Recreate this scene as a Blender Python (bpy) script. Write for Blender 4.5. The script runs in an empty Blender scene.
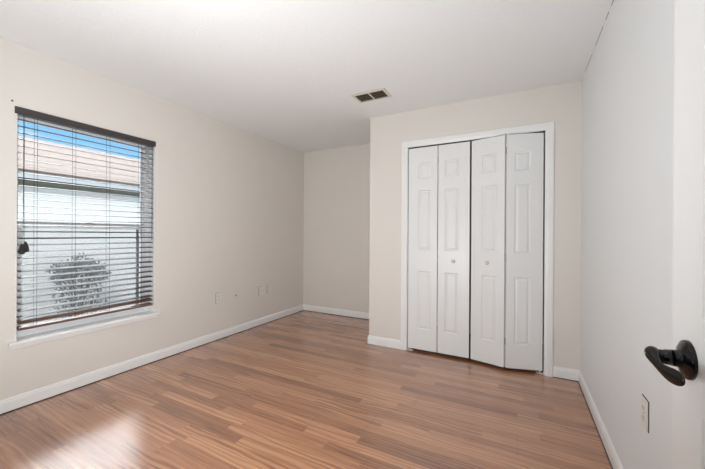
import bpy, bmesh, math, random
from mathutils import Vector, Matrix
random.seed(7)
C = bpy.context.scene.collection
PI = math.pi

# ------------------------------------------------------------------ camera
F_PX, YAW, PITCH, ROLL, EYE = 319.76, 0.484348, -0.000595, 0.005667, 1.1805
fw = Vector((-math.sin(YAW)*math.cos(PITCH), math.cos(YAW)*math.cos(PITCH), math.sin(PITCH)))
rt = Vector((math.cos(YAW), math.sin(YAW), 0)); up = rt.cross(fw)
rt2 = (rt*math.cos(ROLL) + up*math.sin(ROLL)).normalized(); up2 = rt2.cross(fw).normalized()
cd = bpy.data.cameras.new('camera'); cam = bpy.data.objects.new('camera', cd); C.objects.link(cam)
cd.sensor_width = 36; cd.lens = F_PX/705*36; cd.clip_start = 0.02; cd.clip_end = 200
m3 = Matrix((rt2, up2, -fw)).transposed()
cam.matrix_world = Matrix.Translation((0, 0, EYE)) @ m3.to_4x4()
bpy.context.scene.camera = cam

# ------------------------------------------------------------------ exposure, world, sun, lamps
vs = bpy.context.scene.view_settings
vs.view_transform = 'Standard'; vs.look = 'None'; vs.gamma = 1; vs.use_curve_mapping = False
EXPOSURE = 0.0
vs.exposure = EXPOSURE
SKY_STRENGTH = 1.2
HIGH_SKY = 2.6
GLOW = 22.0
SUN_STRENGTH = 2.2
HALL_FILL = 5
CEIL_FILL = 1
DOORWAY_FILL = 47

world = bpy.data.worlds.new('sky'); bpy.context.scene.world = world; world.use_nodes = True
wn = world.node_tree.nodes; wl = world.node_tree.links; wn.clear()
w_out = wn.new('ShaderNodeOutputWorld'); w_bg = wn.new('ShaderNodeBackground'); w_bg.inputs[1].default_value = SKY_STRENGTH
w_tc = wn.new('ShaderNodeTexCoord'); w_sep = wn.new('ShaderNodeSeparateXYZ')
w_ramp = wn.new('ShaderNodeValToRGB')
w_ramp.color_ramp.elements[0].position = 0.0; w_ramp.color_ramp.elements[0].color = (0.40, 0.72, 1.0, 1)
w_ramp.color_ramp.elements[1].position = 0.45; w_ramp.color_ramp.elements[1].color = (0.16, 0.48, 0.92, 1)
w_map = wn.new('ShaderNodeMapping'); w_map.inputs['Scale'].default_value = (2.2, 2.2, 9)
w_noise = wn.new('ShaderNodeTexNoise'); w_noise.inputs['Scale'].default_value = 2.3; w_noise.inputs['Detail'].default_value = 6
w_cr = wn.new('ShaderNodeValToRGB'); w_cr.color_ramp.elements[0].position = 0.52; w_cr.color_ramp.elements[1].position = 0.72
w_mix = wn.new('ShaderNodeMix'); w_mix.data_type = 'RGBA'; w_mix.inputs[7].default_value = (0.95, 0.97, 1.0, 1)
wl.new(w_tc.outputs['Generated'], w_sep.inputs[0]); wl.new(w_sep.outputs['Z'], w_ramp.inputs[0])
wl.new(w_tc.outputs['Generated'], w_map.inputs[0]); wl.new(w_map.outputs[0], w_noise.inputs['Vector'])
wl.new(w_noise.outputs[0], w_cr.inputs[0]); wl.new(w_cr.outputs[0], w_mix.inputs[0])
# blue band near the horizon, unseen brighter sky added above it to light room and floor
w_mr = wn.new('ShaderNodeMapRange'); w_mr.interpolation_type = 'SMOOTHSTEP'; w_mr.inputs[1].default_value = 0.36; w_mr.inputs[2].default_value = 0.50
w_hi = wn.new('ShaderNodeMix'); w_hi.data_type = 'RGBA'; w_hi.inputs[7].default_value = (HIGH_SKY*0.94, HIGH_SKY*0.97, HIGH_SKY, 1)
wl.new(w_sep.outputs['Z'], w_mr.inputs[0]); wl.new(w_mr.outputs[0], w_hi.inputs[0]); wl.new(w_mix.outputs[2], w_hi.inputs[6])
# unseen bright spot added to the sky so the floor reflects it
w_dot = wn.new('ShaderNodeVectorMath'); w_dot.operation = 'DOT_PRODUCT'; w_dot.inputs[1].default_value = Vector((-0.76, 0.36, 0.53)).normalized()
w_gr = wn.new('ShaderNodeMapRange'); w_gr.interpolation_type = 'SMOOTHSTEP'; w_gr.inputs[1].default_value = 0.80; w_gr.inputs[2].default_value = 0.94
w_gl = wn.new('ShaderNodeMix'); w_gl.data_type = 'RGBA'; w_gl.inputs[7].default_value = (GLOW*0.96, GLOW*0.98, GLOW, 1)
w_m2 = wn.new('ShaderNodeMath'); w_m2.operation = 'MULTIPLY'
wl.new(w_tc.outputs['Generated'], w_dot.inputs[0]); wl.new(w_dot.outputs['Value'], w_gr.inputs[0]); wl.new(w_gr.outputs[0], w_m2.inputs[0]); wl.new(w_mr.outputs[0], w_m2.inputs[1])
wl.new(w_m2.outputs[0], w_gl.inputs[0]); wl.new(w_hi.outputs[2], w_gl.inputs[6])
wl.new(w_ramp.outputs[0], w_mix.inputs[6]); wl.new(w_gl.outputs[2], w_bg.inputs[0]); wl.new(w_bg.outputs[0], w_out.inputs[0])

def light(name, kind, energy, loc, direction, color=(1, 1, 1), size=1, size_y=None, angle=None):
    d = bpy.data.lights.new(name, kind); d.energy = energy; d.color = color
    if kind == 'AREA':
        d.size = size
        if size_y: d.shape = 'RECTANGLE'; d.size_y = size_y
        else: d.shape = 'DISK'
    if angle is not None: d.angle = angle
    o = bpy.data.objects.new(name, d); C.objects.link(o); o.location = loc
    o.rotation_euler = Vector(direction).to_track_quat('-Z', 'Y').to_euler()
    return o
light('sun', 'SUN', SUN_STRENGTH, (4, -2, 6), (-0.62, 0.45, -0.60), (1, 0.97, 0.93), angle=0.01)
light('hall_fill', 'AREA', HALL_FILL, (-0.1, -0.9, 2.3), (0.0, 0.75, -0.65), (0.97, 0.98, 1), 0.9, 0.6)  # unseen area light added in the hallway as fill
cl_l = light('ceiling_fill', 'POINT', CEIL_FILL, (-1.3, 0.85, 2.24), (0, 0, -1), (0.98, 0.98, 1))  # fill light inside the added, unseen ceiling lamp
cl_l.data.shadow_soft_size = 0.09
# unseen fill light added low by the doorway to brighten the room
light('doorway_fill', 'AREA', DOORWAY_FILL, (-0.95, 0.17, 0.70), (-0.34, 0.66, 0.66), (0.925, 0.965, 1), 0.3)

# ------------------------------------------------------------------ room numbers (metres)
H = 2.44
XR, XL, YC, YB, XC = 0.4323, -2.982, 3.1528, 4.0376, -1.4478
YF = 0.09                                   # inner face of the wall with the doorway
WY0, WY1, WZ0, WZ1 = 0.845, 1.757, 0.452, 2.018   # window opening
OX0, OX1, OZ = -1.027, 0.183, 2.072         # closet opening
DX0, DX1, DZ = -0.52, 0.31, 2.06            # doorway

# ------------------------------------------------------------------ materials
def new_mat(name):
    m = bpy.data.materials.new(name); m.use_nodes = True
    return m, m.node_tree.nodes, m.node_tree.links, m.node_tree.nodes['Principled BSDF']
def plain(name, col, rough=0.5, metal=0.0, bump=0.0, bscale=200, spec=0.5, vary=0.0):
    m, n, l, b = new_mat(name)
    b.inputs['Base Color'].default_value = (*col, 1); b.inputs['Roughness'].default_value = rough
    b.inputs['Metallic'].default_value = metal; b.inputs['Specular IOR Level'].default_value = spec
    tc = n.new('ShaderNodeTexCoord')
    if bump:
        t = n.new('ShaderNodeTexNoise'); t.inputs['Scale'].default_value = bscale; t.inputs['Detail'].default_value = 3
        bp = n.new('ShaderNodeBump'); bp.inputs['Strength'].default_value = bump; bp.inputs['Distance'].default_value = 0.002
        l.new(tc.outputs['Object'], t.inputs['Vector']); l.new(t.outputs[0], bp.inputs['Height']); l.new(bp.outputs[0], b.inputs['Normal'])
    if vary:
        t = n.new('ShaderNodeTexNoise'); t.inputs['Scale'].default_value = 3.0
        r = n.new('ShaderNodeMix'); r.data_type = 'RGBA'
        r.inputs[6].default_value = (*[c*(1-vary) for c in col], 1); r.inputs[7].default_value = (*[min(1, c*(1+vary)) for c in col], 1)
        l.new(tc.outputs['Object'], t.inputs['Vector']); l.new(t.outputs[0], r.inputs[0]); l.new(r.outputs[2], b.inputs['Base Color'])
    return m
M = {}
M['wall'] = plain('beige_wall_paint', (0.785, 0.744, 0.692), 0.55, bump=0.25, bscale=160, vary=0.012)
M['wall_right'] = plain('daylit_wall_paint', (0.825, 0.845, 0.85), 0.5, bump=0.25, bscale=160, vary=0.01)  # same paint as the other walls, cool window daylight put into the colour
M['trim'] = plain('white_trim_paint', (0.89, 0.89, 0.88), 0.32)
M['door'] = plain('white_door_paint', (0.85, 0.855, 0.85), 0.38, bump=0.08, bscale=90)
M['plastic'] = plain('white_plastic', (0.80, 0.78, 0.74), 0.35)
M['slot'] = plain('dark_slot', (0.05, 0.045, 0.04), 0.6)
M['vinyl'] = plain('white_window_vinyl', (0.88, 0.89, 0.90), 0.35)
M['blindwood'] = plain('dark_walnut_blind_wood', (0.050, 0.043, 0.042), 0.42, bump=0.1, bscale=60)
M['railwood'] = plain('reddish_blind_rail_wood', (0.17, 0.085, 0.065), 0.35, bump=0.1, bscale=60)
M['cord'] = plain('dark_cord', (0.02, 0.019, 0.019), 0.8)
M['black'] = plain('glossy_black_metal', (0.004, 0.004, 0.0045), 0.14, metal=0.0, spec=0.4)
M['nickel'] = plain('satin_nickel', (0.62, 0.60, 0.57), 0.3, metal=1.0)
M['ventmetal'] = plain('painted_vent_metal', (0.66, 0.62, 0.55), 0.45)
M['ventdark'] = plain('dark_vent_louver', (0.075, 0.058, 0.035), 0.6)  # louvers much darker than the vent frame
M['duct'] = plain('dark_duct', (0.006, 0.005, 0.004), 0.95)
M['brass'] = plain('old_hinge_metal', (0.45, 0.40, 0.30), 0.4, metal=1.0)
M['screenframe'] = plain('grey_screen_frame', (0.12, 0.12, 0.13), 0.5)
M['roofslab'] = plain('outer_wall_stucco', (0.7, 0.68, 0.64), 0.9)
M['stucco'] = plain('white_stucco', (0.60, 0.60, 0.595), 0.9, bump=0.5, bscale=40)
M['fascia'] = plain('white_fascia_paint', (0.40, 0.42, 0.44), 0.6)
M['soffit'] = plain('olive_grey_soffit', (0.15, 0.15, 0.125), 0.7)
M['leaf'] = plain('dark_green_leaves', (0.17, 0.185, 0.19), 0.6)
M['stem'] = plain('brown_stem', (0.12, 0.08, 0.05), 0.8)
M['yard'] = plain('yard_gravel', (0.12, 0.115, 0.11), 0.95, bump=0.6, bscale=30, vary=0.3)
M['crack'] = plain('dusty_joint_and_shade', (0.04, 0.028, 0.02), 0.9)  # floor and ceiling joints, plus the painted shade around cover plates

# ceiling: white knock-down texture
m, n, l, b = new_mat('textured_ceiling_paint'); M['ceiling'] = m
b.inputs['Base Color'].default_value = (0.86, 0.86, 0.855, 1); b.inputs['Roughness'].default_value = 0.9
tc = n.new('ShaderNodeTexCoord'); t = n.new('ShaderNodeTexNoise'); t.inputs['Scale'].default_value = 55; t.inputs['Detail'].default_value = 4
bp = n.new('ShaderNodeBump'); bp.inputs['Strength'].default_value = 0.5; bp.inputs['Distance'].default_value = 0.004
l.new(tc.outputs['Object'], t.inputs['Vector']); l.new(t.outputs[0], bp.inputs['Height']); l.new(bp.outputs[0], b.inputs['Normal'])

# glass and insect screen
m, n, l, b = new_mat('window_glass'); M['glass'] = m
n.remove(b); out = n['Material Output']
tr = n.new('ShaderNodeBsdfTransparent'); gl = n.new('ShaderNodeBsdfGlossy'); gl.inputs['Roughness'].default_value = 0.02
fr = n.new('ShaderNodeFresnel'); fr.inputs[0].default_value = 1.45; mx = n.new('ShaderNodeMixShader')
tr.inputs[0].default_value = (0.96, 0.98, 0.98, 1)
l.new(fr.outputs[0], mx.inputs[0]); l.new(tr.outputs[0], mx.inputs[1]); l.new(gl.outputs[0], mx.inputs[2]); l.new(mx.outputs[0], out.inputs[0])
m, n, l, b = new_mat('insect_screen_mesh'); M['screen'] = m
out = n['Material Output']; tr = n.new('ShaderNodeBsdfTransparent'); mx = n.new('ShaderNodeMixShader')
mx.inputs[0].default_value = 0.17; b.inputs['Base Color'].default_value = (0.25, 0.26, 0.28, 1); b.inputs['Roughness'].default_value = 0.8
l.new(tr.outputs[0], mx.inputs[1]); l.new(b.outputs[0], mx.inputs[2]); l.new(mx.outputs[0], out.inputs[0])

# roof shingles
m, n, l, b = new_mat('pinkish_brown_shingles'); M['shingle'] = m
b.inputs['Roughness'].default_value = 0.95
tc = n.new('ShaderNodeTexCoord'); br = n.new('ShaderNodeTexBrick'); mp = n.new('ShaderNodeMapping'); mp.inputs['Rotation'].default_value = (0, 0, PI/2)
br.inputs['Color1'].default_value = (0.150, 0.104, 0.083, 1); br.inputs['Color2'].default_value = (0.122, 0.086, 0.071, 1); br.inputs['Mortar'].default_value = (0.08, 0.066, 0.06, 1)
br.inputs['Scale'].default_value = 1; br.inputs['Brick Width'].default_value = 0.3; br.inputs['Row Height'].default_value = 0.14; br.inputs['Mortar Size'].default_value = 0.008
l.new(tc.outputs['Object'], mp.inputs[0]); l.new(mp.outputs[0], br.inputs['Vector']); l.new(br.outputs[0], b.inputs['Base Color'])

# laminate floor: 195 mm boards of three 65 mm strips each, running along X
m, n, l, b = new_mat('oak_strip_laminate'); M['floor'] = m
def N(t, **k):
    x = n.new(t)
    for a, v in k.items(): setattr(x, a, v)
    return x
def MA(op, a, bb=None, c=None):
    x = N('ShaderNodeMath', operation=op)
    for i, v in enumerate((a, bb, c)):
        if v is None: continue
        if isinstance(v, (int, float)): x.inputs[i].default_value = v
        else: l.new(v, x.inputs[i])
    return x.outputs[0]
tc = N('ShaderNodeTexCoord'); sp = N('ShaderNodeSeparateXYZ'); l.new(tc.outputs['Object'], sp.inputs[0])
X, Y = sp.outputs[0], sp.outputs[1]
SW, BW, BL, SL = 0.065, 0.195, 1.28, 0.80
ybd = MA('DIVIDE', MA('ADD', Y, 0.011), BW); bd = MA('FLOOR', ybd)
yst = MA('DIVIDE', MA('ADD', Y, 0.011), SW); st = MA('FLOOR', yst)
def white1(v, add=0.0):
    w = N('ShaderNodeTexWhiteNoise', noise_dimensions='1D'); l.new(MA('ADD', v, add), w.inputs['W']); return w.outputs['Value']
def white3(a, bb, c=0.0):
    cb = N('ShaderNodeCombineXYZ'); l.new(a, cb.inputs[0]); l.new(bb, cb.inputs[1]); cb.inputs[2].default_value = c
    w = N('ShaderNodeTexWhiteNoise', noise_dimensions='3D'); l.new(cb.outputs[0], w.inputs['Vector']); return w.outputs['Value'], w.outputs['Color']
xb = MA('ADD', MA('DIVIDE', X, BL), MA('MULTIPLY', white1(bd, 3.3), 7.0))
xs = MA('ADD', MA('DIVIDE', X, SL), MA('MULTIPLY', white1(st, 9.1), 7.0))
cell = MA('FLOOR', xs)
rnd, rcol = white3(st, cell, 1.7)
rnd2, _ = white3(st, cell, 5.2)
# grain coordinates: stretched along X, shifted per strip block
off = N('ShaderNodeVectorMath', operation='MULTIPLY'); l.new(rcol, off.inputs[0]); off.inputs[1].default_value = (13, 11, 5)
sh = N('ShaderNodeVectorMath', operation='ADD'); l.new(tc.outputs['Object'], sh.inputs[0]); l.new(off.outputs[0], sh.inputs[1])
mg = N('ShaderNodeMapping'); mg.inputs['Scale'].default_value = (4.0, 110, 1); l.new(sh.outputs[0], mg.inputs[0])
g1 = N('ShaderNodeTexNoise'); g1.inputs['Scale'].default_value = 1; g1.inputs['Detail'].default_value = 5; g1.inputs['Roughness'].default_value = 0.65; l.new(mg.outputs[0], g1.inputs['Vector'])
mc = N('ShaderNodeMapping'); mc.inputs['Scale'].default_value = (1.6, 11, 1); l.new(sh.outputs[0], mc.inputs[0])
g2 = N('ShaderNodeTexWave', wave_type='BANDS', bands_direction='Y', wave_profile='SIN'); g2.inputs['Scale'].default_value = 0.9
g2.inputs['Distortion'].default_value = 9; g2.inputs['Detail'].default_value = 2; g2.inputs['Detail Scale'].default_value = 1.1; l.new(mc.outputs[0], g2.inputs['Vector'])
tone = MA('ADD', MA('ADD', MA('MULTIPLY', rnd, 0.24), 0.03), MA('ADD', MA('MULTIPLY', g1.outputs[0], 0.62), MA('MULTIPLY', MA('MULTIPLY', g2.outputs[0], rnd2), 0.34)))
rp = N('ShaderNodeValToRGB'); cr = rp.color_ramp
cr.elements[0].position = 0.28; cr.elements[0].color = (0.200, 0.080, 0.038, 1)
cr.elements[1].position = 0.84; cr.elements[1].color = (0.640, 0.325, 0.172, 1)
e = cr.elements.new(0.55); e.color = (0.440, 0.198, 0.100, 1)
l.new(tone, rp.inputs[0])
# joints
fy = MA('FRACT', ybd); jy = MA('LESS_THAN', MA('MINIMUM', fy, MA('SUBTRACT', 1, fy)), 0.006)
fx = MA('FRACT', xb); jx = MA('LESS_THAN', MA('MINIMUM', fx, MA('SUBTRACT', 1, fx)), 0.0010)
jj = MA('MAXIMUM', jy, jx)
mj = N('ShaderNodeMix', data_type='RGBA'); l.new(MA('MULTIPLY', jj, 0.45), mj.inputs[0]); l.new(rp.outputs[0], mj.inputs[6]); mj.inputs[7].default_value = (0.11, 0.055, 0.035, 1)
l.new(mj.outputs[2], b.inputs['Base Color'])
b.inputs['Roughness'].default_value = 0.24; b.inputs['IOR'].default_value = 1.55
b.inputs['Coat Weight'].default_value = 0.85; b.inputs['Coat Roughness'].default_value = 0.24; b.inputs['Coat IOR'].default_value = 1.6
bp = N('ShaderNodeBump'); bp.inputs['Strength'].default_value = 0.05; bp.inputs['Distance'].default_value = 0.0004
l.new(g1.outputs[0], bp.inputs['Height']); l.new(bp.outputs[0], b.inputs['Normal'])

# ------------------------------------------------------------------ mesh helpers
def obj(name, bm, mat, parent=None, bevel=0.0, smooth=False, seg=2):
    me = bpy.data.meshes.new(name); bmesh.ops.recalc_face_normals(bm, faces=bm.faces); bm.to_mesh(me); bm.free()
    o = bpy.data.objects.new(name, me); C.objects.link(o); me.materials.append(mat)
    if parent: o.parent = parent
    if smooth:
        for p in me.polygons: p.use_smooth = True
    if bevel:
        bv = o.modifiers.new('edge', 'BEVEL'); bv.width = bevel; bv.segments = seg; bv.limit_method = 'ANGLE'; bv.angle_limit = math.radians(40)
    return o
def box(bm, x0, x1, y0, y1, z0, z1):
    v = [bm.verts.new((x, y, z)) for x in (x0, x1) for y in (y0, y1) for z in (z0, z1)]
    for q in ((0,1,3,2),(4,6,7,5),(0,4,5,1),(2,3,7,6),(0,2,6,4),(1,5,7,3)): bm.faces.new([v[i] for i in q])
def bxo(name, mat, parent, dims, bevel=0.0):
    bm = bmesh.new(); box(bm, *dims); return obj(name, bm, mat, parent, bevel)
def extrude_profile(bm, prof, p0, p1, out, upv=Vector((0, 0, 1)), m0=0.0, m1=0.0):
    """prof: (outward, up) points; swept from p0 to p1; m0/m1 shift the ends along the run per unit of `outward` (mitres)"""
    p0, p1, out = Vector(p0), Vector(p1), Vector(out); d = (p1-p0).normalized()
    A = [bm.verts.new(p0 + out*a + upv*b_ + d*m0*a) for a, b_ in prof]
    B = [bm.verts.new(p1 + out*a + upv*b_ + d*m1*a) for a, b_ in prof]
    k = len(prof)
    for i in range(k): bm.faces.new((A[i], A[(i+1) % k], B[(i+1) % k], B[i]))
    bm.faces.new(A); bm.faces.new(B[::-1])
def lathe(bm, prof, origin, axis, seg=32):
    """prof: (distance along axis, radius)"""
    origin, axis = Vector(origin), Vector(axis).normalized(); a = axis.orthogonal().normalized(); c = axis.cross(a)
    rings = []
    for h, r in prof:
        if r < 1e-6: rings.append([bm.verts.new(origin + axis*h)])
        else: rings.append([bm.verts.new(origin + axis*h + (a*math.cos(t) + c*math.sin(t))*r) for t in [2*PI*i/seg for i in range(seg)]])
    for R0, R1 in zip(rings, rings[1:]):
        for i in range(seg):
            j = (i+1) % seg
            q = [R0[i % len(R0)], R0[j % len(R0)], R1[j % len(R1)], R1[i % len(R1)]]
            u = []
            for v in q:
                if v not in u: u.append(v)
            if len(u) > 2: bm.faces.new(u)
    for R0 in (rings[0], rings[-1]):
        if len(R0) > 1: bm.faces.new(R0)
def tube(bm, pts, r, seg=8):
    pts = [Vector(p) for p in pts]; rings = []
    for i, p in enumerate(pts):
        d = (pts[min(i+1, len(pts)-1)] - pts[max(i-1, 0)]).normalized(); a = d.orthogonal().normalized(); c = d.cross(a)
        rings.append([bm.verts.new(p + (a*math.cos(2*PI*k/seg) + c*math.sin(2*PI*k/seg))*r) for k in range(seg)])
    for R0, R1 in zip(rings, rings[1:]):
        for i in range(seg): bm.faces.new((R0[i], R0[(i+1) % seg], R1[(i+1) % seg], R1[i]))
    bm.faces.new(rings[0]); bm.faces.new(rings[-1][::-1])
def empty(name, loc=(0, 0, 0), rz=0.0):
    o = bpy.data.objects.new(name, None); C.objects.link(o); o.location = loc; o.rotation_euler = (0, 0, rz); return o
def tag(o, label=None, cat=None, group=None, kind=None):
    if label: o['label'] = label
    if cat: o['category'] = cat
    if group: o['group'] = group
    if kind: o['kind'] = kind
    return o
def S(o, label, cat): return tag(o, label, cat, kind='structure')

# ------------------------------------------------------------------ floor, ceiling, walls
T = 0.18
XLo = XL - T
bm = bmesh.new(); box(bm, XLo, XR+T, -1.6, YB+T, -0.08, 0.0)
S(obj('floor', bm, M['floor']), 'shiny reddish brown oak strip laminate floor', 'floor')
bm = bmesh.new(); box(bm, XLo, XR+T, -1.6, YB+T, H, H+0.1)
S(obj('ceiling', bm, M['ceiling']), 'white textured flat ceiling', 'ceiling')
bm = bmesh.new()
box(bm, XLo, XL, -0.05, WY0, 0, H); box(bm, XLo, XL, WY1, YB+T, 0, H); box(bm, XLo, XL, WY0, WY1, 0, WZ0-0.02); box(bm, XLo, XL, WY0, WY1, WZ1, H)
S(obj('wall_left', bm, M['wall']), 'long beige wall holding the window', 'wall')
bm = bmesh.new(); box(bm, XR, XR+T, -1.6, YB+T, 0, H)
S(obj('wall_right', bm, M['wall_right']), 'plain wall behind the open door, daylight tint put into its colour', 'wall')
bm = bmesh.new(); box(bm, XL, XR, YB, YB+T, 0, H)
S(obj('wall_alcove', bm, M['wall']), 'beige back wall of the recess beside the closet', 'wall')
bm = bmesh.new()
W2 = YC + 0.11
box(bm, XC, OX0, YC, W2, 0, H); box(bm, OX1, XR, YC, W2, 0, H); box(bm, OX0, OX1, YC, W2, OZ, H)
box(bm, XC, XC+0.11, W2, YB, 0, H)
S(obj('wall_closet', bm, M['wall']), 'beige closet wall around the white folding doors', 'wall')
bm = bmesh.new()
box(bm, XL, DX0, -0.03, YF, 0, H); box(bm, DX1, XR, -0.03, YF, 0, H); box(bm, DX0, DX1, -0.03, YF, DZ, H)
S(obj('wall_front', bm, M['wall']), 'beige wall with the doorway the room is seen from', 'wall')
bm = bmesh.new(); box(bm, -1.6, XR, -1.6, -1.5, 0, H); box(bm, -1.7, -1.6, -1.6, -0.03, 0, H)
S(obj('wall_hallway', bm, M['wall']), 'beige hallway wall outside the doorway', 'wall')

# baseboards: 90 mm with a stepped top
BB = [(0, 0), (0.013, 0), (0.013, 0.066), (0.010, 0.074), (0.009, 0.083), (0.004, 0.090), (0, 0.090)]
def baseboard(name, runs, label):
    bm = bmesh.new()
    for p0, p1, o_, m0, m1 in runs: extrude_profile(bm, BB, p0, p1, o_, m0=m0, m1=m1)
    return S(obj(name, bm, M['trim'], bevel=0.0012), label, 'baseboard')
baseboard('baseboard_left', [((XL, YF, 0), (XL, YB, 0), (1, 0, 0), 0, -1)], 'white baseboard along the wall under the window')
baseboard('baseboard_back', [((XL, YB, 0), (XC, YB, 0), (0, -1, 0), 1, -1)], 'white baseboard at the back of the recess')
baseboard('baseboard_closet', [((XC, YC, 0), (OX0-0.061, YC, 0), (0, -1, 0), -1, 0), ((XC, YB, 0), (XC, YC, 0), (-1, 0, 0), 1, 1)], 'short white baseboard wrapping the closet corner')
baseboard('baseboard_corner', [((OX1+0.061, YC, 0), (XR, YC, 0), (0, -1, 0), 0, -1)], 'short white baseboard between closet casing and corner')
baseboard('baseboard_right', [((XR, YC, 0), (XR, YF, 0), (-1, 0, 0), 1, 0)], 'white baseboard along the plain right wall')
baseboard('baseboard_front', [((DX0-0.06, YF, 0), (XL, YF, 0), (0, 1, 0), 0, 0)], 'white baseboard beside the doorway')
# thin dark expansion gap under the baseboards
bm = bmesh.new()
box(bm, XL+0.012, XL+0.0165, YF, YB-0.012, 0.0003, 0.006); box(bm, XL+0.012, XC-0.012, YB-0.0165, YB-0.012, 0.0003, 0.006)
box(bm, XR-0.0165, XR-0.012, YF, YC-0.012, 0.0003, 0.004); box(bm, OX1+0.06, XR-0.012, YC-0.0165, YC-0.012, 0.0003, 0.004)
S(obj('trim_1', bm, M['crack']), 'thin dark gap line where the baseboards meet the floor', 'floor gap')

bm = bmesh.new()
for y0, y1, t_ in ((1.4, 2.02, 0.0045), (2.02, 2.2, 0.003), (2.26, 2.33, 0.003), (2.40, 2.62, 0.0022), (2.74, 3.0, 0.0015)): box(bm, XR-0.0012, XR, y0, y1, H-t_, H)
S(obj('trim_6', bm, M['crack']), 'dark hairline crack where the ceiling meets the right wall', 'crack')
# closet casing
bm = bmesh.new()
CW, CT = 0.060, 0.017
CP = [(0, 0), (CT*0.55, 0), (CT*0.8, 0.010), (CT, 0.022), (CT, CW-0.006), (CT*0.85, CW), (0, CW)]   # (outward, across from the opening)
def casing(bm, a0, a1, z1, y, oy, z0=0.0):
    """three mitred lengths around an opening on a wall facing oy along Y"""
    for sx, xx in ((-1, a0), (1, a1)):
        A = [bm.verts.new((xx + sx*w, y + oy*t_, z0)) for t_, w in CP]; B = [bm.verts.new((xx + sx*w, y + oy*t_, z1 + w)) for t_, w in CP]
        k = len(CP)
        for i in range(k): bm.faces.new((A[i], A[(i+1) % k], B[(i+1) % k], B[i]))
        bm.faces.new(A); bm.faces.new(B)
    A = [bm.verts.new((a0 - w, y + oy*t_, z1 + w)) for t_, w in CP]; B = [bm.verts.new((a1 + w, y + oy*t_, z1 + w)) for t_, w in CP]
    for i in range(len(CP)): bm.faces.new((A[i], A[(i+1) % len(CP)], B[(i+1) % len(CP)], B[i]))
    bm.faces.new(A); bm.faces.new(B)
casing(bm, OX0, OX1, OZ, YC, -1)
S(obj('trim_2', bm, M['trim']), 'white casing framing the closet folding doors', 'door casing')
# jamb lining inside the closet opening, with the track under its head
bm = bmesh.new(); box(bm, OX0-0.001, OX0+0.004, YC+0.001, W2, 0, OZ); box(bm, OX1-0.004, OX1+0.001, YC+0.001, W2, 0, OZ); box(bm, OX0, OX1, YC+0.001, W2, OZ-0.004, OZ+0.001)
S(obj('trim_3', bm, M['trim']), 'white jamb lining inside the closet opening', 'door jamb')
bm = bmesh.new(); casing(bm, DX0, DX1-0.02, DZ, YF, 1)
S(obj('trim_4', bm, M['trim']), 'white casing around the room doorway', 'door casing')

# ------------------------------------------------------------------ panelled door leaves
def panel_face(bm, w, h, yf, sgn, rects):
    """front face of a leaf in local x,z at y=yf with moulded panels; sgn -1: faces -y"""
    xs = sorted({0, w, *[r[0] for r in rects], *[r[1] for r in rects]}); zs = sorted({0, h, *[r[2] for r in rects], *[r[3] for r in rects]})
    def quad(a): bm.faces.new([bm.verts.new(p) for p in a])
    def ring(r, d0, i0, d1, i1):
        a, b_, c, d = r
        P = lambda i, dep: [(a+i, yf - sgn*dep, c+i), (b_-i, yf - sgn*dep, c+i), (b_-i, yf - sgn*dep, d-i), (a+i, yf - sgn*dep, d-i)]
        p, q = P(i0, d0), P(i1, d1)
        for k in range(4): quad((p[k], p[(k+1) % 4], q[(k+1) % 4], q[k]))
        return q
    for i in range(len(xs)-1):
        for j in range(len(zs)-1):
            cx, cz = (xs[i]+xs[i+1])/2, (zs[j]+zs[j+1])/2
            if any(r[0] < cx < r[1] and r[2] < cz < r[3] for r in rects): continue
            quad(((xs[i], yf, zs[j]), (xs[i+1], yf, zs[j]), (xs[i+1], yf, zs[j+1]), (xs[i], yf, zs[j+1])))
    for r in rects:
        ring(r, 0, 0, 0.0045, 0.002); ring(r, 0.0045, 0.002, 0.0100, 0.008); ring(r, 0.0100, 0.008, 0.0105, 0.013)
        q = ring(r, 0.0105, 0.013, 0.0015, 0.030); quad(q)
def leaf_mesh(w, h, t, rects):
    bm = bmesh.new(); panel_face(bm, w, h, 0, -1, rects); panel_face(bm, w, h, t, 1, rects)
    for a in (((0,0,0),(0,t,0),(0,t,h),(0,0,h)), ((w,0,0),(w,0,h),(w,t,h),(w,t,0)), ((0,0,0),(w,0,0),(w,t,0),(0,t,0)), ((0,0,h),(0,t,h),(w,t,h),(w,0,h))):
        bm.faces.new([bm.verts.new(p) for p in a])
    bmesh.ops.remove_doubles(bm, verts=bm.verts, dist=0.00005)
    return bm
LW, LH, LT, LZ = 0.2925, 2.030, 0.032, 0.026
def closet_rects(narrow_left, LW):
    pw_ = 0.128; a = 0.066 if narrow_left else LW-0.066-pw_
    return [(a, a+pw_, 0.205, 0.790), (a, a+pw_, 1.000, 1.600), (a, a+pw_, 1.715, 1.880)]
def knob(parent, x, z):
    bm = bmesh.new(); lathe(bm, [(0, 0.009), (0.003, 0.009), (0.006, 0.006), (0.014, 0.0065), (0.019, 0.0135), (0.024, 0.0160), (0.029, 0.0145), (0.032, 0.009), (0.033, 0)], (x, 0.0005, z), (0, -1, 0), 24)
    return obj('knob', bm, M['nickel'], parent, smooth=True)
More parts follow.
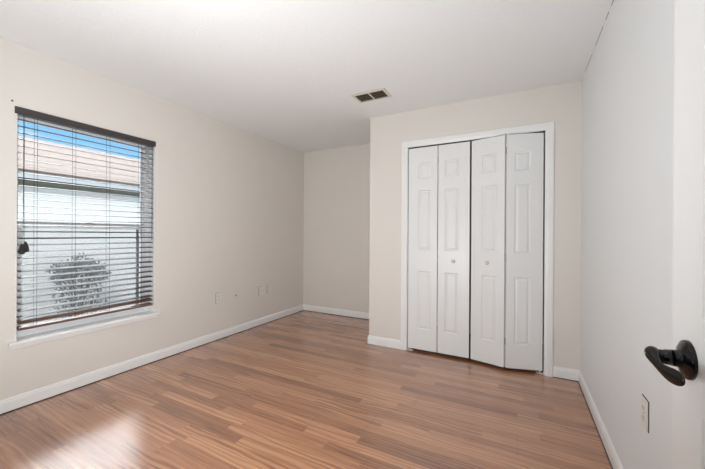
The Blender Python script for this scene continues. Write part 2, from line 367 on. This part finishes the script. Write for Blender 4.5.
def bifold(name, pivot, guide, hinge, label, knob_leaf, pivot_side):
    """two leaves meeting at `hinge`; the pivot leaf ends at the jamb"""
    root = empty(name, ((pivot[0]+guide[0])/2, YC+0.02, 0)); S(root, label, 'closet door')
    LW = 0.2930 if pivot_side < 0 else 0.2905
    P = sorted([pivot, guide], key=lambda p: p[0])
    for i, (a, c) in enumerate(((P[0], hinge), (hinge, P[1]))):
        is_pivot = (a == pivot) or (c == pivot)
        lf = obj('door_leaf', leaf_mesh(LW, LH, LT, closet_rects(i == 1, LW)), M['door'], root)
        ang = math.atan2(c[1]-a[1], c[0]-a[0])
        mid = ((a[0]+c[0])/2, (a[1]+c[1])/2)
        lf.location = (mid[0]-math.cos(ang)*LW/2 - root.location.x, mid[1]-math.sin(ang)*LW/2 - root.location.y, LZ); lf.rotation_euler = (0, 0, ang)
        if not is_pivot: knob(lf, 0.150, 0.905)
        if i == 1:
            for hz in (0.20, 0.93, 1.86):
                bm = bmesh.new()
                for k in range(3): lathe(bm, [(0, 0.0032), (0.020, 0.0032)], (-0.0025, 0.0005, hz+k*0.021), (0, 0, 1), 10)
                obj('hinge', bm, M['brass'], lf, smooth=False)
    # bottom pivot bracket by the jamb
    s = pivot_side
    bm = bmesh.new(); x0 = pivot[0]+s*0.002
    box(bm, min(x0, x0-s*0.055), max(x0, x0-s*0.055), YC+0.004, YC+0.040, 0.0005, 0.004); box(bm, min(x0, x0-s*0.003), max(x0, x0-s*0.003), YC+0.004, YC+0.04, 0.0005, 0.024)
    lathe(bm, [(0.004, 0.005), (0.0255, 0.005)], (x0-s*0.028, YC+0.022, 0), (0, 0, 1), 10)
    o = obj('pivot_bracket', bm, M['plastic'], root); o.location = -root.location
    return root
FY = YC + 0.006
bifold('door_1', (OX0+0.006, FY+0.006), (-0.420, FY), (-0.7225, FY+0.004), 'closed pair of white panelled folding closet doors nearest the recess', 0, -1)
bifold('door_2', (OX1-0.006, FY+0.010), (-0.4155, FY-0.002), (-0.1195, YC-0.068), 'white panelled folding closet doors pushed slightly outward at their hinge', 0, 1)
bm = bmesh.new(); box(bm, OX0+0.005, OX1-0.005, YC+0.004, YC+0.034, OZ-0.010, OZ-0.0042)
S(obj('trim_5', bm, M['slot']), 'dark folding door track under the closet head', 'door track')

# ------------------------------------------------------------------ open room door with its lever, against the right wall
DW, DH, DT = 0.762, 2.03, 0.035
XD = 0.27                                   # room face of the open door
DE = 0.866                                  # its free edge along Y
a, m_ = 0.118, 0.115
pw = (DW - 2*a - m_)/2
R6 = []
for x0 in (a, a+pw+m_):
    R6 += [(x0, x0+pw, 0.22, 0.865), (x0, x0+pw, 1.03, 1.60), (x0, x0+pw, 1.69, 1.92)]
root = empty('door_3', (XD, DE-DW, 0), PI/2); S(root, 'white panelled room door standing open along the plain wall, with black lever', 'door')
# local x runs along +Y of the room, local -y faces +X of the room; turn so the y=DT face looks at the room
slab = obj('door_slab', leaf_mesh(DW, DH, DT, R6), M['door'], root); slab.location = (0, -DT, 0.012)
kz, kx = 0.957, DW - 0.072
hd = empty('lever_handle', (kx, 0, kz)); hd.parent = root
bm = bmesh.new(); lathe(bm, [(0, 0.0345), (0.004, 0.0348), (0.0065, 0.0335), (0.0075, 0.0310), (0.0085, 0.0290), (0.0105, 0.0265), (0.0125, 0.0200), (0.0145, 0.0160), (0.018, 0.0148), (0.024, 0.0145)], (0, 0, 0), (0, 1, 0), 48)
obj('rose', bm, M['black'], hd, smooth=True)
bm = bmesh.new(); lathe(bm, [(0.022, 0.0150), (0.030, 0.0135), (0.0325, 0.0135), (0.0327, 0.0125), (0.046, 0.0120), (0.049, 0.0120)], (0, 0, 0), (0, 1, 0), 32)
obj('neck', bm, M['black'], hd, smooth=True)
# blade: (toward hinge side, outward, height, half thickness outward, half height)
st_ = [(-0.0135, .0490, .003, .003, .005), (-0.012, .0490, .003, .0095, .0105), (-0.006, .0490, .003, .0125, .0135), (0.003, .0490, .001, .0120, .0140), (0.013, .0490, -.003, .0090, .0120), (0.025, .0485, -.009, .0058, .0095),
       (0.038, .0465, -.013, .0045, .0105), (0.052, .0435, -.014, .0040, .0130), (0.065, .0405, -.013, .0037, .0140), (0.076, .0375, -.012, .0033, .0130), (0.084, .0355, -.011, .0026, .0095), (0.088, .0345, -.011, .0012, .0045)]
bm = bmesh.new(); rings = []
for i, (s, o_, z_, ta, tb) in enumerate(st_):
    p, q = st_[max(i-1, 0)], st_[min(i+1, len(st_)-1)]; dv = Vector((-(q[0]-p[0]), q[1]-p[1], 0)).normalized(); nn = Vector((dv.y, -dv.x, 0))
    rings.append([bm.verts.new(Vector((-s, o_, z_)) + nn*ta*math.cos(2*PI*k/20) + Vector((0, 0, tb*math.sin(2*PI*k/20)))) for k in range(20)])
for R0, R1 in zip(rings, rings[1:]):
    for i in range(20): bm.faces.new((R0[i], R0[(i+1) % 20], R1[(i+1) % 20], R1[i]))
bm.faces.new(rings[0]); bm.faces.new(rings[-1])
lv = obj('lever', bm, M['black'], hd, smooth=True); sm = lv.modifiers.new('s', 'SUBSURF'); sm.levels = sm.render_levels = 1
bm = bmesh.new(); lathe(bm, [(0.0600, 0.0022), (0.0625, 0.0020), (0.0626, 0)], (0, 0, 0.002), (0, 1, 0), 12); obj('lock_pin', bm, M['nickel'], hd, smooth=True)
for hz in (0.25, 1.0, 1.80):
    bm = bmesh.new(); lathe(bm, [(0, 0.006), (0.09, 0.006)], (-0.004, 0.004, hz), (0, 0, 1), 12); obj('hinge', bm, M['nickel'], root)

# ------------------------------------------------------------------ window
win = empty('window_1', (XL, WY0, WZ0)); S(win, 'white single hung window behind dark blinds', 'window')
def wpart(name, mat, boxes, parent=win, bevel=0.0015):
    bm = bmesh.new()
    for d in boxes: box(bm, *d)
    bmesh.ops.translate(bm, verts=bm.verts, vec=-Vector((XL, WY0, WZ0)))
    return obj(name, bm, mat, parent, bevel)
F0, F1 = XL-0.165, XL-0.100      # frame depth range
fr_w = 0.028
wpart('window_frame', M['vinyl'], [(F0, F1, WY0, WY0+fr_w, WZ0, WZ1), (F0, F1, WY1-fr_w, WY1, WZ0, WZ1), (F0, F1, WY0+fr_w, WY1-fr_w, WZ0, WZ0+fr_w), (F0, F1, WY0+fr_w, WY1-fr_w, WZ1-fr_w, WZ1)])
MZ = 1.225
def sash(name, x0, x1, z0, z1, wy, bot, top):
    y0, y1 = WY0+fr_w, WY1-fr_w
    s_ = wpart(name, M['vinyl'], [(x0, x1, y0, y0+wy, z0, z1), (x0, x1, y1-wy, y1, z0, z1), (x0, x1, y0+wy, y1-wy, z0, z0+bot), (x0, x1, y0+wy, y1-wy, z1-top, z1)])
    xm = (x0+x1)/2; wpart('glass_pane', M['glass'], [(xm-0.002, xm+0.002, y0+wy-0.005, y1-wy+0.005, z0+bot-0.005, z1-top+0.005)], s_, 0)
    return s_
sash('upper_sash', F0+0.006, F0+0.028, MZ-0.005, WZ1-fr_w, 0.018, 0.035, 0.020)
ls = sash('lower_sash', F0+0.032, F1-0.004, WZ0+fr_w, MZ+0.035, 0.030, 0.040, 0.048)
wpart('sash_lock', M['nickel'], [(F1-0.004, F1+0.012, 1.26, 1.33, MZ+0.022, MZ+0.034), (F1-0.002, F1+0.020, 1.28, 1.30, MZ+0.034, MZ+0.040)], win, 0.003)
sf = wpart('screen_frame', M['screenframe'], [(F0-0.012, F0-0.002, WY0+0.030, WY0+0.040, WZ0+0.02, MZ+0.01), (F0-0.012, F0-0.002, WY1-0.067, WY1-0.044, WZ0+0.02, MZ+0.01), (F0-0.012, F0-0.002, WY0+0.040, WY1-0.067, WZ0+0.02, WZ0+0.04), (F0-0.012, F0-0.002, WY0+0.040, WY1-0.067, MZ-0.01, MZ+0.01)])
wpart('screen_mesh', M['screen'], [(F0-0.008, F0-0.006, WY0+0.040, WY1-0.067, WZ0+0.04, MZ-0.01)], sf, 0)
wpart('reveal_lining', M['trim'], [(F1, XL-0.001, WY0, WY0+0.003, WZ0, WZ1), (F1, XL-0.001, WY1-0.003, WY1, WZ0, WZ1), (F1, XL-0.001, WY0+0.003, WY1-0.003, WZ1-0.003, WZ1)], win, 0)
# stool (inner sill) with rounded nose and apron
bm = bmesh.new(); box(bm, F1-0.001, XL, WY0, WY1, WZ0-0.020, WZ0); box(bm, XL, XL+0.036, WY0-0.040, WY1+0.040, WZ0-0.020, WZ0)
bmesh.ops.remove_doubles(bm, verts=bm.verts, dist=0.0001)
bmesh.ops.translate(bm, verts=bm.verts, vec=-Vector((XL, WY0, WZ0))); obj('window_sill', bm, M['trim'], win, 0.005, seg=3)
wpart('apron', M['trim'], [(XL, XL+0.012, WY0-0.025, WY1+0.025, WZ0-0.048, WZ0-0.020)], win, 0.004)

# ------------------------------------------------------------------ blind
bl = empty('window_blind', (XL-0.03, (WY0+WY1)/2, WZ1))
tag(bl, 'dark brown wooden slatted blind lowered over the window', 'blind')
def bpart(name, mat, dims, parent=bl, bevel=0.0):
    bm = bmesh.new(); box(bm, *dims); bmesh.ops.translate(bm, verts=bm.verts, vec=-bl.location); return obj(name, bm, mat, parent, bevel)
BX = XL - 0.026                 # centre plane of the slats
VY0, VY1 = WY0-0.012, WY1-0.004
bpart('headrail', M['blindwood'], (BX-0.024, BX+0.022, WY0+0.006, WY1-0.006, WZ1-0.042, WZ1-0.002))
bm = bmesh.new()
VPf = [(0, 0), (0.006, 0), (0.010, 0.006), (0.010, 0.040), (0.007, 0.047), (0, 0.047)]
extrude_profile(bm, VPf, (XL+0.0015, VY0, WZ1-0.044), (XL+0.0015, VY1+0.004, WZ1-0.044), (1, 0, 0))
bmesh.ops.translate(bm, verts=bm.verts, vec=-bl.location); obj('valance', bm, M['blindwood'], bl, 0.001)
SY0, SY1 = WY0+0.012, WY1-0.012
slat_me = None
NS = 31; Z_TOP, Z_BOT = 1.945, 0.605
def slat_bm(tilt):
    bm = bmesh.new(); k = 7; hw = 0.025; rows = []
    for y in (SY0, SY1):
        pts = []
        for i in range(k):
            u = -hw + 2*hw*i/(k-1); pts.append((u, 0.0025*(1-(u/hw)**2)+0.0013))
        for i in range(k-1, -1, -1):
            u = -hw + 2*hw*i/(k-1); pts.append((u, 0.0025*(1-(u/hw)**2)-0.0013))
        rows.append([bm.verts.new((u*math.cos(tilt)-v*math.sin(tilt), y-bl.location.y, u*math.sin(tilt)+v*math.cos(tilt))) for u, v in pts])
    A, B = rows
    for i in range(len(A)): bm.faces.new((A[i], A[(i+1) % len(A)], B[(i+1) % len(B)], B[i]))
    bm.faces.new(A); bm.faces.new(B)
    return bm
TILT = math.radians(-9)
first = obj('slat', slat_bm(TILT), M['blindwood'], bl, smooth=False)
for i in range(NS):
    o = first if i == 0 else first.copy()
    if i: C.objects.link(o)
    z = Z_TOP + (Z_BOT-Z_TOP)*i/(NS-1)
    o.location = (BX-bl.location.x, 0, z-bl.location.z)
    o.rotation_euler = (math.radians(random.uniform(-0.12, 0.12)), math.radians(random.uniform(-1.5, 1.5)), 0)
# last slat lies tipped on the bottom rail
o = obj('slat', slat_bm(math.radians(-24)), M['railwood'], bl); o.location = (BX-bl.location.x, 0, 0.572-bl.location.z); o.rotation_euler = (math.radians(0.3), 0, 0)
bm = bmesh.new(); box(bm, -0.026, 0.026, SY0-bl.location.y, SY1-bl.location.y, -0.0085, 0.0085)
o = obj('bottom_rail', bm, M['railwood'], bl, 0.003); o.location = (BX-bl.location.x, 0, 0.530-bl.location.z); o.rotation_euler = (math.radians(0.15), math.radians(8), 0)
for y in (0.948, 1.165, 1.392, 1.640):
    bm = bmesh.new()
    for dx, dy in ((0.027, 0), (-0.027, 0.0)):
        tube(bm, [(BX+dx, y+dy, WZ1-0.04), (BX+dx, y+dy, 0.54)], 0.0012, 6)
    bmesh.ops.translate(bm, verts=bm.verts, vec=-bl.location); obj('ladder_cord', bm, M['cord'], bl)
bm = bmesh.new()
px, py = XL+0.018, 0.872
for dy in (0, 0.006): tube(bm, [(px, py+dy, WZ1-0.045), (px+0.002, py+dy*0.5, 1.5), (px, py+dy, 1.10)], 0.0015, 8)
bmesh.ops.translate(bm, verts=bm.verts, vec=-bl.location); pc = obj('pull_cord', bm, M['cord'], bl)
for dx, dy, dz in ((0, -0.006, 0), (0.003, 0.012, 0.014)):
    bm = bmesh.new(); lathe(bm, [(0, 0.004), (0.006, 0.007), (0.02, 0.011), (0.045, 0.017), (0.058, 0.0185), (0.066, 0.016), (0.072, 0.008)], (px+dx, py+dy, 1.105+dz), (0, 0, -1), 16)
    bmesh.ops.translate(bm, verts=bm.verts, vec=-bl.location); obj('tassel', bm, M['cord'], pc, smooth=True)
bm = bmesh.new(); tube(bm, [(XL+0.004, 1.728, WZ1-0.045), (XL+0.006, 1.728, 1.12)], 0.0026, 8)
bmesh.ops.translate(bm, verts=bm.verts, vec=-bl.location); obj('tilt_wand', bm, M['blindwood'], bl)

# screws left in the wall by the blind
def dot(name, mat, loc, axis, r, label, cat):
    o = empty(name, loc); o2 = None
    bm = bmesh.new(); lathe(bm, [(0, r), (0.002, r), (0.003, r*0.6), (0.003, 0)], (0, 0, 0), axis, 12); me = bpy.data.meshes.new(name)
    C.objects.unlink(o); bpy.data.objects.remove(o)
    bm.to_mesh(me); bm.free(); o = bpy.data.objects.new(name, me); C.objects.link(o); me.materials.append(mat); o.location = loc
    return tag(o, label, cat)
dot('wall_screw', M['slot'], (XL, 0.822, 2.052), (1, 0, 0), 0.006, 'small dark screw in the wall above the near top corner of the blind', 'screw')

# ------------------------------------------------------------------ outlets and jacks.  local: plate in y,z facing +x
def plate_thing(name, loc, rz, label, cat, kind, group=None, mat=M['plastic'], w=0.070, h=0.115):
    r = empty(name, loc, rz); tag(r, label, cat, group)
    bm = bmesh.new(); box(bm, 0.0003, 0.0022, -w/2-0.0012, w/2+0.0012, -h/2-0.0012, h/2+0.0012); obj('plate_shade', bm, M['crack'], r)  # dark backing drawn as the shadow line around the plate
    bm = bmesh.new(); box(bm, 0.0022, 0.0065, -w/2, w/2, -h/2, h/2); obj('cover_plate', bm, mat, r, 0.0025)
    if kind == 'duplex':
        for z in (0.0195, -0.0195):
            bm = bmesh.new(); box(bm, 0.006, 0.0085, -0.0165, 0.0165, z-0.0135, z+0.0135); rc = obj('receptacle', bm, mat, r, 0.002)
            bm = bmesh.new(); box(bm, 0.0080, 0.0088, -0.0075, -0.0050, z-0.002, z+0.007); box(bm, 0.0080, 0.0088, 0.0050, 0.0075, z-0.002, z+0.007); lathe(bm, [(0, 0.0025), (0.0008, 0.0025)], (0.0080, 0, z-0.0075), (1, 0, 0), 10)
            obj('slots', bm, M['slot'], rc)
        bm = bmesh.new(); lathe(bm, [(0, 0.003), (0.001, 0.003), (0.0016, 0)], (0.0065, 0, 0), (1, 0, 0), 12); obj('screw', bm, M['nickel'], r)
    elif kind == 'coax':
        bm = bmesh.new(); lathe(bm, [(0, 0.006), (0.002, 0.006), (0.0021, 0.0045), (0.011, 0.0045)], (0.0065, 0, 0), (1, 0, 0), 12); obj('coax_connector', bm, M['nickel'], r)
        for z in (0.042, -0.042):
            bm = bmesh.new(); lathe(bm, [(0, 0.003), (0.0012, 0.003)], (0.0065, 0, z), (1, 0, 0), 10); obj('screw', bm, M['nickel'], r)
    return r
plate_thing('wall_outlet', (XL, 2.462, 0.462), 0, 'white wall outlet nearest the window, low on the beige wall', 'outlet', 'duplex', 'low wall outlets')
plate_thing('coax_plate', (XL, 3.118, 0.440), 0, 'white cable plate beside the outlet nearest the recess', 'cable plate', 'coax')
plate_thing('wall_outlet', (XL, 3.268, 0.448), 0, 'white wall outlet closest to the recess corner, beside the cable plate', 'outlet', 'duplex', 'low wall outlets')
plate_thing('wall_outlet', (-1.848, YB, 0.468), -PI/2, 'white wall outlet on the recess back wall, half hidden by the closet corner', 'outlet', 'duplex', 'low wall outlets')
plate_thing('wall_outlet', (XR, 1.625, 0.495), PI, 'white wall outlet below the black door lever', 'outlet', 'duplex', 'low wall outlets')
o = plate_thing('cable_grommet', (XL, 2.712, 0.448), 0, 'small cable hole cover between the low outlets', 'cable cover', '', w=0.030, h=0.020)
bm = bmesh.new(); box(bm, 0.006, 0.0085, -0.009, 0.009, -0.0035, 0.0035); obj('cable_slot', bm, M['slot'], o)

# ------------------------------------------------------------------ ceiling vent
VX0, VX1, VY0_, VY1_ = -1.362, -1.043, 2.545, 2.742
v = empty('ceiling_vent', ((VX0+VX1)/2, (VY0_+VY1_)/2, H)); tag(v, 'small rectangular metal air vent in the ceiling', 'vent')
hx, hy = (VX1-VX0)/2, (VY1_-VY0_)/2; fb = 0.024
bm = bmesh.new()
o4 = [(-hx, -hy), (hx, -hy), (hx, hy), (-hx, hy)]; i4 = [(-hx+fb, -hy+fb), (hx-fb, -hy+fb), (hx-fb, hy-fb), (-hx+fb, hy-fb)]
lv3 = [[bm.verts.new((x, y, -0.0005)) for x, y in o4], [bm.verts.new((x, y, -0.004)) for x, y in o4], [bm.verts.new((x, y, -0.010)) for x, y in i4], [bm.verts.new((x, y, -0.0005)) for x, y in i4]]
for k in range(4):
    A, B = lv3[k], lv3[(k+1) % 4]
    for i in range(4): bm.faces.new((A[i], A[(i+1) % 4], B[(i+1) % 4], B[i]))
box(bm, -0.006, 0.006, -hy+fb, hy-fb, -0.010, -0.001)
obj('vent_frame', bm, M['ventmetal'], v)
bm = bmesh.new(); box(bm, -hx+fb-0.001, hx-fb+0.001, -hy+fb-0.001, hy-fb+0.001, -0.0012, -0.0004); obj('duct_opening', bm, M['duct'], v)
for sx0, sx1 in ((-hx+fb, -0.006), (0.006, hx-fb)):
    for k in range(4):
        y = -hy+fb + (k+0.5)*(2*(hy-fb))/4
        bm = bmesh.new(); an = math.radians(40); c_, s_ = math.cos(an)*0.0095, math.sin(an)*0.0055
        vs_ = [(y-c_, -0.0025), (y+c_*0.7, -0.0095), (y+c_*0.7, -0.0085), (y-c_, -0.0015)]
        A = [bm.verts.new((sx0, a_, b_)) for a_, b_ in vs_]; B = [bm.verts.new((sx1, a_, b_)) for a_, b_ in vs_]
        for i in range(4): bm.faces.new((A[i], A[(i+1) % 4], B[(i+1) % 4], B[i]))
        bm.faces.new(A); bm.faces.new(B)
        obj('louver', bm, M['ventdark'], v)

# ------------------------------------------------------------------ ceiling lamp (added out of view as fill for the room)
cl = empty('added_ceiling_light', (-1.3, 0.85, H)); tag(cl, 'round white flush lamp added out of view to fill the room', 'ceiling light')
bm = bmesh.new(); lathe(bm, [(0, 0.17), (0.02, 0.17), (0.025, 0.165), (0.025, 0)], (0, 0, 0), (0, 0, -1), 40); obj('base', bm, M['trim'], cl, smooth=False)
m, n, l, b = new_mat('fill_lamp_glass'); b.inputs['Base Color'].default_value = (0.9, 0.88, 0.84, 1); b.inputs['Emission Color'].default_value = (1, 0.95, 0.88, 1); b.inputs['Emission Strength'].default_value = 4
bm = bmesh.new(); lathe(bm, [(0.026, 0.15), (0.05, 0.145), (0.075, 0.12), (0.092, 0.08), (0.1, 0.03), (0.101, 0)], (0, 0, 0), (0, 0, -1), 40); obj('fill_lamp_shade', bm, m, cl, smooth=True)

# ------------------------------------------------------------------ outside: yard, neighbouring house, shrub
bm = bmesh.new(); box(bm, -40, XLo-0.01, -15, 40, -0.35, -0.20)
S(obj('ground', bm, M['yard']), 'pale gravel yard outside the window', 'ground')
hs = empty('neighbour_house', (-6.2, 4, -0.2)); tag(hs, 'white house with pinkish shingle roof seen through the window', 'house')
def hpart(name, mat, build, smooth=False):
    bm = bmesh.new(); build(bm); bmesh.ops.translate(bm, verts=bm.verts, vec=-hs.location); return obj(name, bm, mat, hs)
hpart('wall', M['stucco'], lambda bm: box(bm, -13.2, -6.2, -6, 16, -0.2, 1.95))
hpart('fascia', M['fascia'], lambda bm: box(bm, -6.02, -6.0, -6.4, 16.4, 1.93, 2.03))
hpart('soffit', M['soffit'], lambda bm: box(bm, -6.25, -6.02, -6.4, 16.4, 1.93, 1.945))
hpart('soffit_band', M['soffit'], lambda bm: box(bm, -6.21, -6.18, -6, 16, 1.83, 1.93))  # added band under the eave, coloured as the soffit and its shadow
def roofb(bm):
    pr = [(-5.97, 2.02), (-5.97, 2.045), (-9.8, 3.31), (-13.63, 2.045), (-13.63, 2.02)]
    A = [bm.verts.new((x, -6.4, z)) for x, z in pr]; B = [bm.verts.new((x, 16.4, z)) for x, z in pr]
    for i in range(5): bm.faces.new((A[i], A[(i+1) % 5], B[(i+1) % 5], B[i]))
    bm.faces.new(A); bm.faces.new(B)
hpart('roof', M['shingle'], roofb)
sb = empty('shrub', (-5.75, 2.2, -0.2)); tag(sb, 'dark leafy shrub against the white house outside the window', 'shrub')
bm = bmesh.new()
for i in range(7):
    a_ = i*2*PI/7; tube(bm, [(0.03*math.cos(a_), 0.03*math.sin(a_), 0), (0.06*math.cos(a_), 0.1+0.08*math.sin(a_), 0.45), (0.10*math.cos(a_), 0.1+0.16*math.sin(a_), 0.85)], 0.008, 5)
obj('stem', bm, M['stem'], sb)
bm = bmesh.new()
lobes = [(0, -0.10, 0.82, 0.17), (0, 0.12, 0.88, 0.20), (0, 0.32, 0.76, 0.17), (0, 0.1, 0.58, 0.30), (0, 0.1, 0.30, 0.36)]
for i in range(1500):
    u = Vector((random.gauss(0, 1), random.gauss(0, 1), random.gauss(0, 1))).normalized()*random.random()**0.45
    L = lobes[i % 5]
    c = Vector((L[0]+u.x*L[3]*0.8, L[1]+u.y*L[3], L[2]+u.z*L[3]*random.uniform(0.8, 1.15))); d = Vector((random.gauss(0, 1), random.gauss(0, 1), random.gauss(0, 1))).normalized(); s = d.orthogonal().normalized()*0.014
    bm.faces.new([bm.verts.new(p) for p in (c-d*0.035, c+s, c+d*0.035, c-s)])
obj('foliage', bm, M['leaf'], sb)
